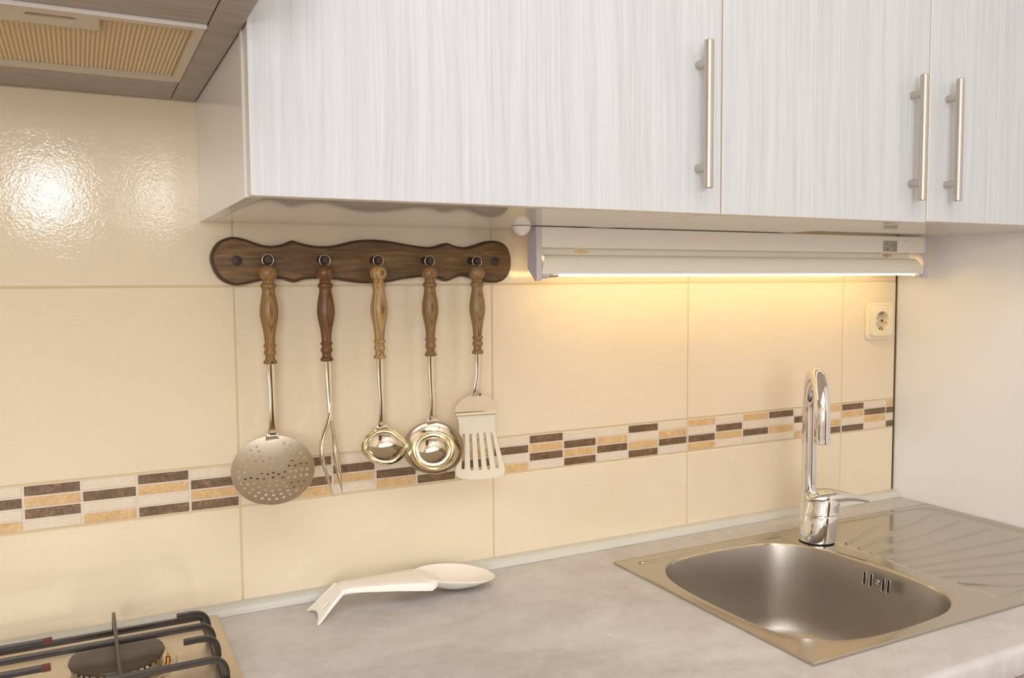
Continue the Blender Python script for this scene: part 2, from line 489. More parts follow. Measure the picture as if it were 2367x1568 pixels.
# ------------------------------------------------------------------ wall cabinets
ZC = 1.450
def handle_mesh():
    bm = bmesh.new()
    lathe(bm, [(.0052, 0), (.006, .0008), (.006, .1802), (.0052, .181)], (0, 0, -.0905), seg=28)
    for z in (-.064, .064):
        lathe(bm, [(.0056, 0), (.0056, .0205)], (0, 0, z), (0, 1, 0), seg=20)
    return bm
hmesh = None
def cabinet(x0, x1, zc, hx, label, left_open):
    global hmesh
    t = thing('wall_cabinet', label, 'cabinet', ((x0+x1)/2, 0, zc), 'wall cabinets over the worktop')
    T = .017; YB, YF = -.0008, -.356
    for sx0, sx1 in ((x0, x0+T), (x1-T, x1)):
        obj('side_board', box(sx0+.0002, sx1-.0002, YF, YB, zc, 2.17, bev=.0003, seg=1), WHITE, t)
    obj('bottom_board', box(x0+T+.0008, x1-T-.0008, YF, YB, zc+.0003, zc+.018), GLOSSW, t)
    obj('top_board', box(x0+T+.0002, x1-T-.0002, YF, YB, 2.152, 2.17), WHITE, t)
    if left_open:
        obj('edge_strip', box(x0-.0007, x0+.0003, YF-.0006, YF+.0085, zc+.0006, 2.17), EDGEW, t, label='bright white edge strip')
    bm = box(x0+.0013, x1-.0013, -.378, -.3595, zc, 2.168, bev=.0006, seg=1)
    bm.faces.ensure_lookup_table()
    bmesh.ops.recalc_face_normals(bm, faces=bm.faces)
    for f in bm.faces:
        if f.normal.y > -.9: f.material_index = 1
    d = obj('door', bm, [DOOR, EDGE], t)
    # slight lipping of dark gap behind the door
    if hmesh is None:
        h = obj('handle', handle_mesh(), NICKEL, None, 40); hmesh = h.data
    else:
        h = bpy.data.objects.new('handle', hmesh); COL.objects.link(h)
    h.parent = d; h.location = Vector((hx, -.3985, zc+.1199))-origin(d)
    return t
cabinet(-.043, .5462, ZC, .5075, 'widest white woodgrain wall cabinet above the utensil rail', True)
cabinet(.5466, .9434, ZC, .9055, 'middle white woodgrain wall cabinet above the lit lamp', False)
cabinet(.9438, 1.3605, ZC+.002, .985, 'rightmost white woodgrain wall cabinet above the tap and socket', False)

# ------------------------------------------------------------------ cooker hood
ZH = 1.6118
HX0, HX1 = -.643, -.0445
FZ = ZH-.0022
KH = (FZ-1.36229)/(1.6-1.36229)
hx = lambda v: -.19536+(v+.19536)*KH
hy = lambda v: -1.23022+(v+1.23022)*KH
t = thing('cooker_hood', 'grey wood-fronted built-in cooker hood with beige grease filter', 'cooker hood', (-.343, 0, ZH))
obj('side_board', box(-.0744, HX1, -.52, -.0008, ZH, 2.17, bev=.0004, seg=1), HOODW, t)
obj('side_board', box(HX0, -.619, -.52, -.0008, ZH, 2.17, bev=.0004, seg=1), HOODW, t)
obj('back_board', box(-.6185, -.0756, hy(-.1588), -.0008, ZH, ZH+.018, bev=.0004, seg=1), HOODW, t)
obj('front_board', box(-.6185, -.0756, -.52, hy(-.3965), ZH, ZH+.019, bev=.0004, seg=1), HOODW, t)
obj('top_board', box(-.6185, -.0756, -.52, -.0008, 2.15, 2.17), HOODW, t)
obj('front_door', box(HX0, HX1, -.539, -.5205, ZH-.001, 2.17, bev=.001), HOODW, t)
fr = obj('filter_frame', plate(rrect(-.6183, hx(-.0805), hy(-.3935), hy(-.1590), .002, 2), [[(-.6005, hy(-.3800)), (-.518, hy(-.3800)), (-.518, hy(-.3415)), (hx(-.169), hy(-.3415)), (hx(-.169), hy(-.3800)), (hx(-.0898), hy(-.3800)), (hx(-.0898), hy(-.1740)), (-.6005, hy(-.1740))],
    pill(-.208, hy(-.3700), .0215, .0055), pill(-.478, hy(-.3700), .0215, .0055)], lambda u, v, q: (u, v, FZ+q), .010), FRAMEP, t)
obj('front_lip', box(-.6183, hx(-.0800), hy(-.3958), hy(-.3932), FZ-.0012, FZ+.010, bev=.0007), EDGEW, fr, label='bright white front lip')
for px_ in (-.208, -.478):
    obj('finger_slot', box(px_-.023, px_+.023, hy(-.3700)-.0075, hy(-.3700)+.0075, FZ+.0075, FZ+.0095), MESHY, fr)
obj('inner_frame', box(-.6005, hx(-.0898), hy(-.1740)-.0025, hy(-.1740), FZ+.001, FZ+.009), FRAMEP, fr)
flt = obj('grease_filter', box(-.6015, hx(-.0885), hy(-.3810), hy(-.1725), FZ+.0045, FZ+.009), MESHY, t)
b = bmesh.new()
x = -.5985
while x < hx(-.0905):
    yend = hy(-.3790) if (x > hx(-.168) or x < -.519) else hy(-.3420)
    y = hy(-.1765); k = 0; prevr = None
    while y > yend:
        dx = .0006 if k % 2 else -.0006
        zz = FZ+.0030+(.0006 if k % 2 else 0)
        r_ = [b.verts.new(p) for p in ((x+dx-.0010, y, FZ+.0046), (x+dx, y, zz), (x+dx+.0010, y, FZ+.0046))]
        if prevr:
            for i in range(2): b.faces.new((prevr[i], prevr[i+1], r_[i+1], r_[i]))
        prevr = r_; y -= .0019; k += 1
    x += .0044
obj('filter_mesh', b, MESHW, flt, kind='stuff')
obj('motor_box', box(-.55, -.13, -.36, -.03, 1.64, 1.95), FRAMEP, t)

# ------------------------------------------------------------------ under-cabinet lamp
LX0, LX1 = .4305, 1.3305
t = thing('strip_lamp', 'long white fluorescent lamp glowing yellow under wall cabinets', 'lamp', ((LX0+LX1)/2, -.08, ZC))
CT = .0095
capprof = [(-.095, 1.4494), (-.0655, 1.4494), (-.0655, 1.388), (-.0665, 1.385), (-.0865, 1.3695), (-.0875, 1.3665), (-.095, 1.3665)]
for cx in (LX0, LX1-CT):
    bm = extrude_x(bmesh.new(), capprof, cx, cx+CT)
    bmesh.ops.bevel(bm, geom=list(bm.edges), offset=.0005, segments=1, affect='EDGES')
    obj('end_cap', bm, LAMPC, t, label='pale lilac plastic end cap')
IX0, IX1 = LX0+CT+.0002, LX1-CT-.0002
obj('housing', box(IX0, IX1, -.0945, -.0664, 1.4178, 1.4494, bev=.0006, seg=1), LAMPW, t)
def keyhole(cx, cz):
    pts = []
    for k in range(28):
        a = 2*PI*k/28; x = .0135*math.cos(a); z = .0021*(1 if math.sin(a) > 0 else -1)*min(1, abs(math.sin(a))*3)
        if abs(x) < .0045: z = math.copysign(.0021+.0019*math.sqrt(max(0, 1-(x/.0045)**2)), math.sin(a))
        pts.append((cx+x, cz+z))
    return pts
obj('back_plate', plate([(IX0, 1.384), (IX1, 1.384), (IX1, 1.4178), (IX0, 1.4178)], [keyhole(.5285, 1.4155-.0022), keyhole(1.245, 1.4135)], lambda u, v, q: (u, -.0665+q, v), .001), LAMPW, t)
hp = [(-.0680, 1.4075), (-.078, 1.4072), (-.0845, 1.405), (-.0885, 1.4008), (-.091, 1.394), (-.0928, 1.386), (-.0936, 1.3790)]
hp2 = [(y+.0012, z-.0008) for y, z in reversed(hp)]
bm = bmesh.new()
ring = hp+[(-.0932, 1.3772), (-.0918, 1.3768)]+hp2
rings = []
for k, xx in enumerate([IX0+.001, IX0+.004, IX0+.009, IX0+.018, IX1-.018, IX1-.009, IX1-.004, IX1-.001]):
    rings.append([(xx+(.010*max(0, (z-1.385)/.02) if k < 3 else (-.010*max(0, (z-1.385)/.02) if k > 4 else 0))*(1 if k in (0, 1, 2, 5, 6, 7) else 0), y, z) for y, z in ring])
loft(bm, rings)
obj('reflector', bm, LAMPW, t, 30)
obj('reflector_lip', box(IX0+.02, IX1-.02, -.0944, -.0926, 1.3770, 1.3812, bev=.0006, seg=1), EDGEW, t)
TUBE = Mat('glowing_tube', (255, 240, 200), .4)
TUBE.b.inputs['Emission Color'].default_value = (1, .74, .34, 1); TUBE.b.inputs['Emission Strength'].default_value = 14; TUBE = TUBE.m
obj('tube', lathe(bmesh.new(), [(.0042, 0), (.0042, .828)], (.4735, -.0805, 1.3780), (1, 0, 0), 16), TUBE, t, 40)
for cx, wd in ((.4605, .013), (1.3012, .011)):
    s_ = obj('tube_cap', lathe(bmesh.new(), [(.0052, 0), (.0055, .001), (.0055, wd-.001), (.005, wd)], (cx, -.0835, 1.3765), (1, 0, 0), 16), CHROME, t, 40)
for cx in (IX0, IX1-.016):
    bm = extrude_x(bmesh.new(), [(-.0675, 1.400), (-.090, 1.383), (-.0925, 1.3735), (-.083, 1.370), (-.0675, 1.384)], cx, cx+.016)
    obj('tube_holder', bm, LAMPC, t)
for cx in (1.262,):
    sw = obj('switch', box(cx-.014, cx+.014, -.0955, -.0940, 1.4205, 1.4420, bev=.0006, seg=1), LAMPW, t)
    obj('rocker', box(cx-.0095, cx+.0095, -.0968, -.0950, 1.4220, 1.4385, bev=.0006, seg=1), LAMPW, sw)
lb = obj('rating_label', box(1.1985, 1.2385, -.09475, -.0943, 1.4195, 1.4410), LAMPL, t, label='small grey rating label printed upside down')
def text(s, x, z, size, parent, y=-.0949, bold=False):
    cu = bpy.data.curves.new('lettering', 'FONT'); cu.body = s; cu.size = size; cu.extrude = .00005
    tmp = bpy.data.objects.new('tmp', cu); COL.objects.link(tmp)
    bpy.context.view_layer.update()
    me = bpy.data.meshes.new_from_object(tmp.evaluated_get(bpy.context.evaluated_depsgraph_get()))
    bpy.data.objects.remove(tmp)
    # printed upside down: turn by 180 degrees in the label's plane
    for v in me.vertices: v.co = Vector((x-v.co.x, y-.0001, z-v.co.y))-origin(parent)
    me.materials.clear(); me.materials.append(INK); me.name = 'lettering'
    o = bpy.data.objects.new('lettering', me); COL.objects.link(o); o.parent = parent
text('Model', 1.2368, 1.4236, .0034, lb); text('HL 2102', 1.2368, 1.4281, .0030, lb)
text('G5 T5 MAX 21W', 1.2368, 1.4326, .0026, lb); text('230V~50Hz', 1.2368, 1.4369, .0028, lb)
text('CE', 1.2145, 1.4263, .0062, lb); text('T', 1.2045, 1.4263, .005, lb); text('Electronic', 1.2125, 1.4345, .0021, lb); text('Class I', 1.2115, 1.4375, .0019, lb)

# dome sensor
d = obj('dome_sensor', lathe(bmesh.new(), [(0, -.0145), (.004, -.0140), (.0078, -.0122), (.0110, -.0094), (.0132, -.0060), (.0144, -.0020), (.0146, 0), (.0140, .0001)], (.4135-.003, -.0845, ZC-.0003), seg=36), WPLAST, None, 60)
tag(d, 'small white half-round dome under the cabinet left of the lamp', 'sensor')

# ------------------------------------------------------------------ socket
t = thing('wall_socket', 'cream earthed wall socket on the tiles near the corner', 'socket', (1.305, 0, 1.28))
def rr_loft(bm, secs, cap=True):
    rings = []
    for x0, x1, z0, z1, r, y in secs:
        rings.append([(u, y, v) for u, v in rrect(x0, x1, z0, z1, r, 6)])
    return loft(bm, rings, cap)
SCX, SCZ = 1.3035, 1.2790
bm = bmesh.new()
def sq(h, r, y): return (SCX-h, SCX+h, SCZ-h, SCZ+h, r, y)
rr_loft(bm, [sq(.0395, .011, -.0001), sq(.0400, .012, -.002), sq(.0392, .0118, -.0038), sq(.0372, .011, -.0046), sq(.0335, .010, -.0052), sq(.0318, .0096, -.0053)], cap=False)
obj('frame', bm, SOCKET, t, 35)
WR = .0200
bm = bmesh.new()
def ray_rr(h, r, y, n=72):
    out = []
    for k in range(n):
        a = 2*PI*(k+.5)/n; c, q = math.cos(a), math.sin(a)
        lo_, hi_ = 0, h*1.5
        for _ in range(24):
            m_ = (lo_+hi_)/2; qx, qy = abs(c*m_)-h+r, abs(q*m_)-h+r
            sd = math.hypot(max(qx, 0), max(qy, 0))+min(max(qx, qy), 0)-r
            if sd < 0: lo_ = m_
            else: hi_ = m_
        out.append((SCX+c*lo_, y, SCZ+q*lo_))
    return out
def circ(r, y, n=72): return [(SCX+r*math.cos(2*PI*(k+.5)/n), y, SCZ+r*math.sin(2*PI*(k+.5)/n)) for k in range(n)]
rings = [ray_rr(.0325, .010, -.0050), ray_rr(.0322, .010, -.0105), ray_rr(.0312, .0095, -.0118), circ(WR+.0008, -.0119), circ(WR, -.0112), circ(WR-.0006, -.0010)]
rows = loft(bm, rings, cap=False)
obj('face_plate', bm, SOCKET, t, 35)
obj('well', lathe(bmesh.new(), [(WR, 0), (WR, .0009)], (SCX, -.0019, SCZ), (0, 1, 0), 32), SOCKIN, t)
for s in (-1, 1):
    obj('pin_hole', lathe(bmesh.new(), [(.0026, 0), (.0026, .0006)], (SCX+s*.0095, -.0024, SCZ), (0, 1, 0), 16), BLACK, t)
    bm = bmesh.new()
    pts = [(SCX-.0045, -.008, SCZ+s*.0188), (SCX-.004, -.0075, SCZ+s*.0155), (SCX, -.007, SCZ+s*.0142), (SCX+.004, -.0075, SCZ+s*.0155), (SCX+.0045, -.008, SCZ+s*.0188)]
    sweep(bm, pts, .0007, .0007, seg=6, n=3); obj('earth_clip', bm, DARK, t, 60)
    obj('guide_rib', box(SCX+(.0135 if s > 0 else -.0195), SCX+(.0195 if s > 0 else -.0135), -.0100, -.0015, SCZ-.0022, SCZ+.0022, bev=.0004, seg=1), SOCKET, t)

# ------------------------------------------------------------------ utensil rail
RT_, RY = .018, -.0185
def zz(pts, s=3.2425, ox=470, oy=530, y=RY):
    return [U(a/s+ox, b_/s+oy, y=y) for a, b_ in pts]
outl = [(57, 220), (75, 150), (110, 100), (160, 70), (215, 57), (270, 62), (330, 78), (390, 100), (450, 118), (520, 123), (590, 112), (640, 95), (672, 83), (710, 95), (770, 112), (850, 125), (940, 125), (1010, 115), (1080, 98), (1150, 83), (1240, 77), (1330, 80), (1420, 92), (1520, 110), (1620, 126), (1700, 132), (1760, 122), (1830, 102), (1880, 120), (1940, 132), (2000, 130), (2060, 112), (2110, 95), (2165, 85), (2220, 92), (2265, 115), (2295, 155), (2312, 220), (2310, 290), (2290, 345), (2255, 382), (2210, 400), (2160, 402), (2110, 392), (2060, 378), (2000, 360), (1940, 352), (1890, 365), (1832, 390), (1780, 372), (1730, 362), (1650, 358), (1580, 365), (1500, 375), (1420, 392), (1340, 403), (1240, 407), (1150, 400), (1080, 390), (1000, 378), (920, 370), (850, 372), (780, 375), (730, 385), (690, 399), (650, 390), (600, 375), (540, 372), (470, 380), (400, 395), (330, 412), (250, 422), (200, 412), (150, 388), (110, 350), (80, 300)]
P2 = [(p.x, p.z) for p in zz(outl)]
P2 = [(v.x, v.y) for v in catmull([(a, b_, 0) for a, b_ in P2], 3, True)]
def inset(P, d):
    n = len(P); out = []
    for i in range(n):
        ax, az = P[(i-2) % n]; bx, bz = P[(i+2) % n]
        tx, tz = bx-ax, bz-az; L = math.hypot(tx, tz) or 1
        out.append((P[i][0]-tz/L*d*-1, P[i][1]-(-tx/L)*d*-1))
    return out
def area(P): return sum(P[i-1][0]*P[i][1]-P[i][0]*P[i-1][1] for i in range(len(P)))/2
sgn = 1 if abs(area(inset(P2, .001))) < abs(area(P2)) else -1
t = thing('utensil_rail', 'dark brown wavy-edged wooden utensil rail on the cream tiles', 'utensil rail', (.198, 0, 1.398))
bm = bmesh.new()
yb = -.0006
rings = [[(x, yb, z) for x, z in P2], [(x, -.0145, z) for x, z in P2], [(x, -.0165, z) for x, z in inset(P2, sgn*.0012)], [(x, RY, z) for x, z in inset(P2, sgn*.0038)]]
loft(bm, rings, cap=True)
for f in bm.faces:
    if len(f.verts) == 4: f.material_index = 1
obj('board', bm, [RAILW, RAILE], t)
for a, b_ in ((250, 237), (2187, 243)):
    p = zz([(a, b_)])[0]
    obj('wood_plug', lathe(bmesh.new(), [(.0068, 0), (.0068, .002), (.006, .0026)], (p.x, RY+.0002, p.z), (0, -1, 0), 24), PEGW, t, 50)
pegs = [(482, 230), (908, 225), (1310, 225), (1695, 228), (2048, 230)]
YU = -.043
UX = []
for a, b_ in pegs:
    p = U(a/3.2425+470, b_/3.2425+530, y=YU); UX.append(p.x)
    obj('peg', lathe(bmesh.new(), [(.0056, 0), (.0054, .029), (.0048, .031), (.002, .0315)], (p.x+.0005, RY, 1.3988), (0, -1, -.04), 20), PEGW, t, 50)

# ------------------------------------------------------------------ utensils
def handle_profile(s=1.0):
    q = [(268, 0), (270, 22), (278, 42), (292, 58), (310, 68), (330, 70), (350, 66), (366, 56), (374, 44), (380, 41), (388, 46), (396, 42), (402, 43), (408, 51), (416, 57), (428, 59), (438, 54), (450, 47), (475, 48), (510, 55), (560, 64), (610, 69), (650, 68), (700, 60), (750, 49), (800, 42), (845, 38), (860, 38), (870, 47), (880, 48), (888, 41), (898, 36), (910, 41), (922, 46), (938, 44), (950, 37), (962, 34), (975, 36), (988, 43), (996, 51), (1006, 51), (1014, 44), (1016, 30)]
    return [(hw*1.83e-4*s, 1.379-(yz-330)*1.824e-4) for yz, hw in q]
def ring_and_handle(t, x, mat, s=1.0):
    bm = bmesh.new()
    pr = handle_profile(s)
    lathe(bm, [(r, z) for r, z in reversed(pr)], (x, YU, 0), (0, 0, 1), 36)
    # turned on a lathe: slightly flatter front to back
    for v in bm.verts: v.co.y = YU+(v.co.y-YU)*.86
    obj('handle', bm, mat, t, 50)
    bm = bmesh.new(); pts = []
    for k in range(15):
        a = R(-90+318*k/14)
        pts.append((x+.0076*math.cos(a), YU-.0005, 1.3972+.0076*math.sin(a)))
    pts = [(x, YU, 1.3885)]+pts
    sweep(bm, pts, .0009, .0009, side=(0, 1, 0), seg=8, n=3)
    obj('hook_eye', bm, NICKEL, t, 60)
def neck(t, pts, ha, hb, mat=None, name='neck'):
    return obj(name, sweep(bmesh.new(), pts, ha, hb, side=(1, 0, 0), seg=16, n=6, power=.75), mat or POLISH, t, 60)

# 1 skimmer
woods = [mk_wood('oak_ring_wood_a', (158, 122, 72), (128, 92, 50), (66, 44, 22), .0015, -.019, .0030),
         mk_wood('oak_ring_wood_b', (122, 82, 42), (96, 62, 30), (54, 34, 17), .008, -.018, .0040),
         mk_wood('oak_ring_wood_c', (188, 154, 104), (160, 124, 76), (86, 60, 32), .0045, -.0205, .0055),
         mk_wood('oak_ring_wood_d', (152, 120, 74), (122, 92, 52), (64, 46, 26), -.001, -.018, .0027),
         mk_wood('oak_ring_wood_e', (158, 128, 84), (128, 98, 58), (74, 54, 30), .001, -.0185, .0027)]
x = UX[0]
t = thing('skimmer', 'round perforated steel skimmer hanging leftmost on the rail', 'skimmer', (x, YU, 1.39))
ring_and_handle(t, x, woods[0])
cx = x+.0008
neck(t, [(x, YU, 1.256), (x+.0002, YU, 1.24), (x+.0007, YU-.001, 1.215), (cx, YU-.002, 1.185), (cx, YU-.001, 1.165), (cx, YU, 1.155), (cx, YU-.004, 1.149)],
     [.0055, .0060, .0048, .0050, .0062, .0090, .0100], [.0035, .0026, .0020, .0016, .0013, .0011, .0009])
def dish_frame(top, tilt, yaw=0):
    h = Vector((-math.sin(yaw), -math.cos(yaw), 0))
    n = h*math.cos(tilt)+Vector((0, 0, math.sin(tilt)))      # opening direction
    dn = h*math.sin(tilt)-Vector((0, 0, math.cos(tilt)))    # from the top rim to the bottom rim
    return Vector(top), n, dn
top, nn, dn = dish_frame((cx, YU, 1.154), R(44), R(12))
SR = .0545
cen = top+dn*SR
def disc(bm, cen, nn, dn, prof, seg=64, spout=None):
    xa = nn.cross(dn)*-1; rings = []
    if xa.x < 0: xa = -xa
    for r, h in prof:
        ring = []
        for i in range(seg):
            a = 2*PI*i/seg
            rr = r*(1+(spout(a, r) if spout else 0))
            ring.append(cen+xa*rr*math.cos(a)+dn*rr*math.sin(a)+nn*h)
        rings.append(ring)
    loft(bm, rings)
    return bm
bm = bmesh.new()
def sk(r): return -.0085*(1-(r/SR)**2)
prof = [(r*SR, sk(r*SR)) for r in (.001, .15, .3, .45, .6, .75, .88, .96, 1)]+[(SR*1.004, -.0004)]+[(r*SR, sk(r*SR)-.0010) for r in (1, .96, .88, .75, .6, .45, .3, .15, .001)]
disc(bm, cen, nn, dn, prof, 72)
dish = obj('perforated_dish', bm, SATIN, t, 40)
cut = bmesh.new()
xa = nn.cross(dn)
if xa.x < 0: xa = -xa
holes = []
for rr, cnt, off in ((.0445, 30, .10), (.0375, 24, .0), (.0300, 20, .16), (.0225, 14, .1), (.0150, 10, .0), (.0075, 5, .3), (0, 1, 0)):
    for k in range(cnt):
        a = 2*PI*(k+off)/max(cnt, 1)
        u, v = rr*math.cos(a), rr*math.sin(a)
        if v < -.028 and abs(u) < .013: continue
        holes.append((u, v))
for u, v in holes:
    c = cen+xa*u+dn*v+nn*(-.014)-origin(dish)
    lathe(cut, [(.0021, 0), (.0021, .018)], c, nn, 12)
me = bpy.data.meshes.new('cut'); bmesh.ops.recalc_face_normals(cut, faces=cut.faces); cut.to_mesh(me); cut.free()
co = bpy.data.objects.new('cut', me); COL.objects.link(co); co.location = origin(dish)
md = dish.modifiers.new('b', 'BOOLEAN'); md.operation = 'DIFFERENCE'; md.object = co; md.solver = 'EXACT'
bpy.context.view_layer.update()
nm = bpy.data.meshes.new_from_object(dish.evaluated_get(bpy.context.evaluated_depsgraph_get()))
dish.modifiers.clear(); dish.data = nm; nm.name = 'perforated_dish'
bpy.data.objects.remove(co); bpy.data.meshes.remove(me)

# 2 fork
x = UX[1]
t = thing('meat_fork', 'two-pronged steel meat fork with dark reddish handle', 'fork', (x, YU, 1.39))
ring_and_handle(t, x+.0003, woods[1])
def pxp(pts, ys): return [U(a, b_, y=y) for (a, b_), y in zip(pts, ys)]
e = U(763, 962, y=-.047)
neck(t, [(x+.0012, YU, 1.256), (x+.0018, YU, 1.235), (x+.0024, YU-.001, 1.20), (e.x, -.0455, 1.186), (e.x, -.047, e.z-.006)], [.0052, .0052, .0044, .0040, .0042], [.0032, .0030, .0034, .0040, .0052])
l1 = pxp([(763, 955), (756, 980), (748, 1003), (743, 1025), (743, 1048), (748, 1075), (756, 1100), (763, 1125), (770, 1148)], [-.048, -.052, -.058, -.064, -.067, -.068, -.066, -.062, -.058])
obj('tine', sweep(bmesh.new(), l1, [.0026, .0030, .0032, .0032, .0030, .0027, .0022, .0015, .0004], [.0040, .0052, .0056, .0050, .0042, .0034, .0026, .0016, .0004], side=(1, .2, 0), seg=12, n=4), POLISH, t, 60)
l2 = pxp([(764, 955), (767, 980), (771, 1003), (773, 1025), (776, 1048), (780, 1072), (784, 1097), (788, 1120), (792, 1142)], [-.046, -.043, -.041, -.041, -.043, -.045, -.046, -.045, -.043])
obj('tine', sweep(bmesh.new(), l2, [.0026, .0028, .0030, .0034, .0042, .0044, .0034, .0020, .0004], [.0040, .0046, .0048, .0044, .0036, .0026, .0020, .0014, .0004], side=(1, -.3, 0), seg=12, n=4), POLISH, t, 60)

# 3 and 4 ladles
def ladle(name, x, wood, label, nx, topz, r, depth, flange, spouts, tilt, yaw):
    t = thing('ladle', label, 'ladle', (x, YU, 1.39), 'steel ladles hanging on the rail')
    ring_and_handle(t, x, wood)
    neck(t, [(x+.0002, YU, 1.256), (x+.0004, YU, 1.24), ((x+nx)/2, YU-.001, 1.21), (nx, YU-.002, topz+.03), (nx, YU-.001, topz+.012), (nx, YU, topz+.002), (nx, YU-.003, topz-.003)],
         [.0056, .0058, .0048, .0045, .0056, .0085, .0095], [.0035, .0027, .0021, .0017, .0014, .0011, .0008])
    top, nn, dn = dish_frame((nx, YU, topz), tilt, yaw)
    cen = top+dn*r
    ri = r*(1-flange)
    inn = [(ri*math.sin(a), -depth+ (depth-.0004)*(1-math.cos(a))) for a in (PI/2*k/12 for k in range(13))]
    inn = [(max(a, 1e-4), h-.0002 if k < 12 else h) for k, (a, h) in enumerate(inn)]
    if flange > .05:
        inn = [(a_, h_-.0065) for a_, h_ in inn]+[(ri+(r-ri)*.12, -.0056), (ri+(r-ri)*.3, -.0040), (ri+(r-ri)*.55, -.0020), (ri+(r-ri)*.8, -.0006), (r, 0)]
    out = [(a+.0006, h-.0010) for a, h in reversed(inn)]
    def sp(a, rad):
        if not spouts: return 0
        f = max(0, (rad/r-.6)/.4)
        return .13*f*f*(math.exp(-(math.sin(a)/.34)**2))
    obj('bowl', disc(bmesh.new(), cen, nn, dn, inn+out, 72, sp), POLISH, t, 50)
    return t
c3 = U(883, 990, y=YU); c4 = U(1000, 980, y=YU)
ladle('a', UX[2], woods[2], 'smaller steel ladle with side pouring lips and pale handle', c3.x, 1.1515, .0315, .021, .03, True, R(42), R(7))
ladle('b', UX[3], woods[3], 'larger steel ladle with wide flared rim beside the spatula', c4.x, 1.1545, .0450, .024, .30, False, R(42), R(20))

# 5 spatula
x = UX[4]
t = thing('spatula', 'slotted pale plastic spatula hanging rightmost on the rail', 'spatula', (x, YU, 1.39))
ring_and_handle(t, x+.0004, woods[4])
nx = U(1101, 914, y=YU).x
neck(t, [(x+.001, YU, 1.2565), (x+.001, YU, 1.24), (x, YU-.001, 1.222), (nx, YU-.002, 1.203), (nx, YU-.001, 1.1935), (nx, YU, 1.1885)],
     [.0052, .0054, .0046, .0054, .0080, .0105], [.0035, .0027, .0020, .0016, .0012, .0009])
shp = [(1085, 914), (1072, 921), (1060, 931), (1053, 941), (1051, 950), (1053, 962), (1147, 957), (1149, 948), (1148, 937), (1140, 925), (1130, 918), (1118, 913), (1101, 911)]
sp3 = [U(a, b_, y=YU) for a, b_ in shp]
obj('blade_holder', plate([(p.x, p.z) for p in sp3], [], lambda u, v, q: (u, YU-.0008+q, v), .0016), SATIN, t, label='brushed steel blade holder')
pa, pb = U(1053, 961, y=YU-.002), U(1147, 955, y=YU-.002)
bm = bmesh.new(); sweep(bm, [(pa.x, YU-.0018, pa.z+.0015), (pb.x, YU-.0018, pb.z+.0015)], .0032, .0011, side=(0, .25, 1), seg=12, n=2)
obj('holder_fold', bm, POLISH, t, 60)
def bl(u, v, q):   # blade bows gently away from the wall
    s = (1.16-v)/.10
    return (u, YU+.0006-.010*s*s+q, v)
def blp(a, b_):
    p = U(a, b_, y=YU)
    for _ in range(6): p = U(a, b_, y=bl(0, p.z, 0)[1])
    return (p.x, p.z)
ol = [(1057, 958), (1061, 980), (1062, 1005), (1061, 1030), (1058, 1055), (1055, 1078), (1053, 1090), (1054, 1098), (1060, 1105), (1072, 1108), (1090, 1109), (1112, 1108), (1135, 1106), (1152, 1103), (1162, 1099), (1167, 1092), (1167, 1083), (1163, 1068), (1157, 1045), (1150, 1020), (1145, 995), (1143, 975), (1145, 955)]
sl = [((1570, 285), (1562, 765)), ((1668, 285), (1688, 775)), ((1770, 275), (1808, 770)), ((1868, 265), (1928, 765)), ((1965, 262), (2052, 745))]
hl = []
for (a0, b0), (a1, b1) in sl:
    a0, b0, a1, b1 = a0/6.2289+820, b0/6.2289+960, a1/6.2289+820, b1/6.2289+960
    L = math.hypot(a1-a0, b1-b0); ux, uy = (a1-a0)/L, (b1-b0)/L
    pts = []
    for k in range(7):
        an = PI*k/6; pts.append((a0+3.1*(math.cos(an)*-uy*-1)-3.1*math.sin(an)*ux, b0+3.1*(math.cos(an)*-ux)-3.1*math.sin(an)*uy))
    for k in range(7):
        an = PI*k/6; pts.append((a1-3.9*(math.cos(an)*uy)+3.9*math.sin(an)*ux, b1+3.9*(math.cos(an)*ux)+3.9*math.sin(an)*uy))
    # extra points down the long sides so that the slot follows the bow
    hl.append([blp(*q) for q in pts])
obj('slotted_blade', plate([blp(*q) for q in ol], hl, bl, .0016), NYLON, t, label='pale translucent slotted blade')

# ------------------------------------------------------------------ sink
t = thing('sink', 'stainless steel inset sink with square bowl and ribbed drainer', 'sink', (.96, -.30, .9))
ZS = .9034
ZS_ = .9034
tr = [(0, q) for q in [(218, 490), (225, 450), (265, 400), (330, 355), (420, 315), (600, 270), (800, 225), (1000, 185), (1200, 155), (1400, 120), (1600, 98), (1750, 98)]]
tr += [(1, q) for q in [(150, 102), (400, 120), (600, 155), (800, 205), (1000, 260), (1200, 325), (1400, 385), (1600, 455)]]
tr += [(2, q) for q in [(600, 235), (800, 310), (1000, 390), (1200, 470), (1330, 545), (1420, 620), (1455, 700), (1440, 760), (1380, 815), (1280, 870), (1100, 935), (900, 1000), (700, 1065), (500, 1120), (300, 1165)]]
tr += [(1, q) for q in [(1180, 1435), (1000, 1452), (850, 1452), (650, 1440), (400, 1415), (200, 1370), (0, 1305)]]
tr += [(0, q) for q in [(1600, 1280), (1400, 1185), (1200, 1095), (1000, 1005), (800, 905), (600, 800), (400, 690), (300, 615), (240, 540)]]
OO = [(1500, 1240), (1780, 1240), (1960, 1280)]
op = []
for k, (a, b_) in tr:
    p = U(OO[k][0]+a/6.03, OO[k][1]+b_/6.03, z=ZS-.0004); op.append((p.x, p.y))
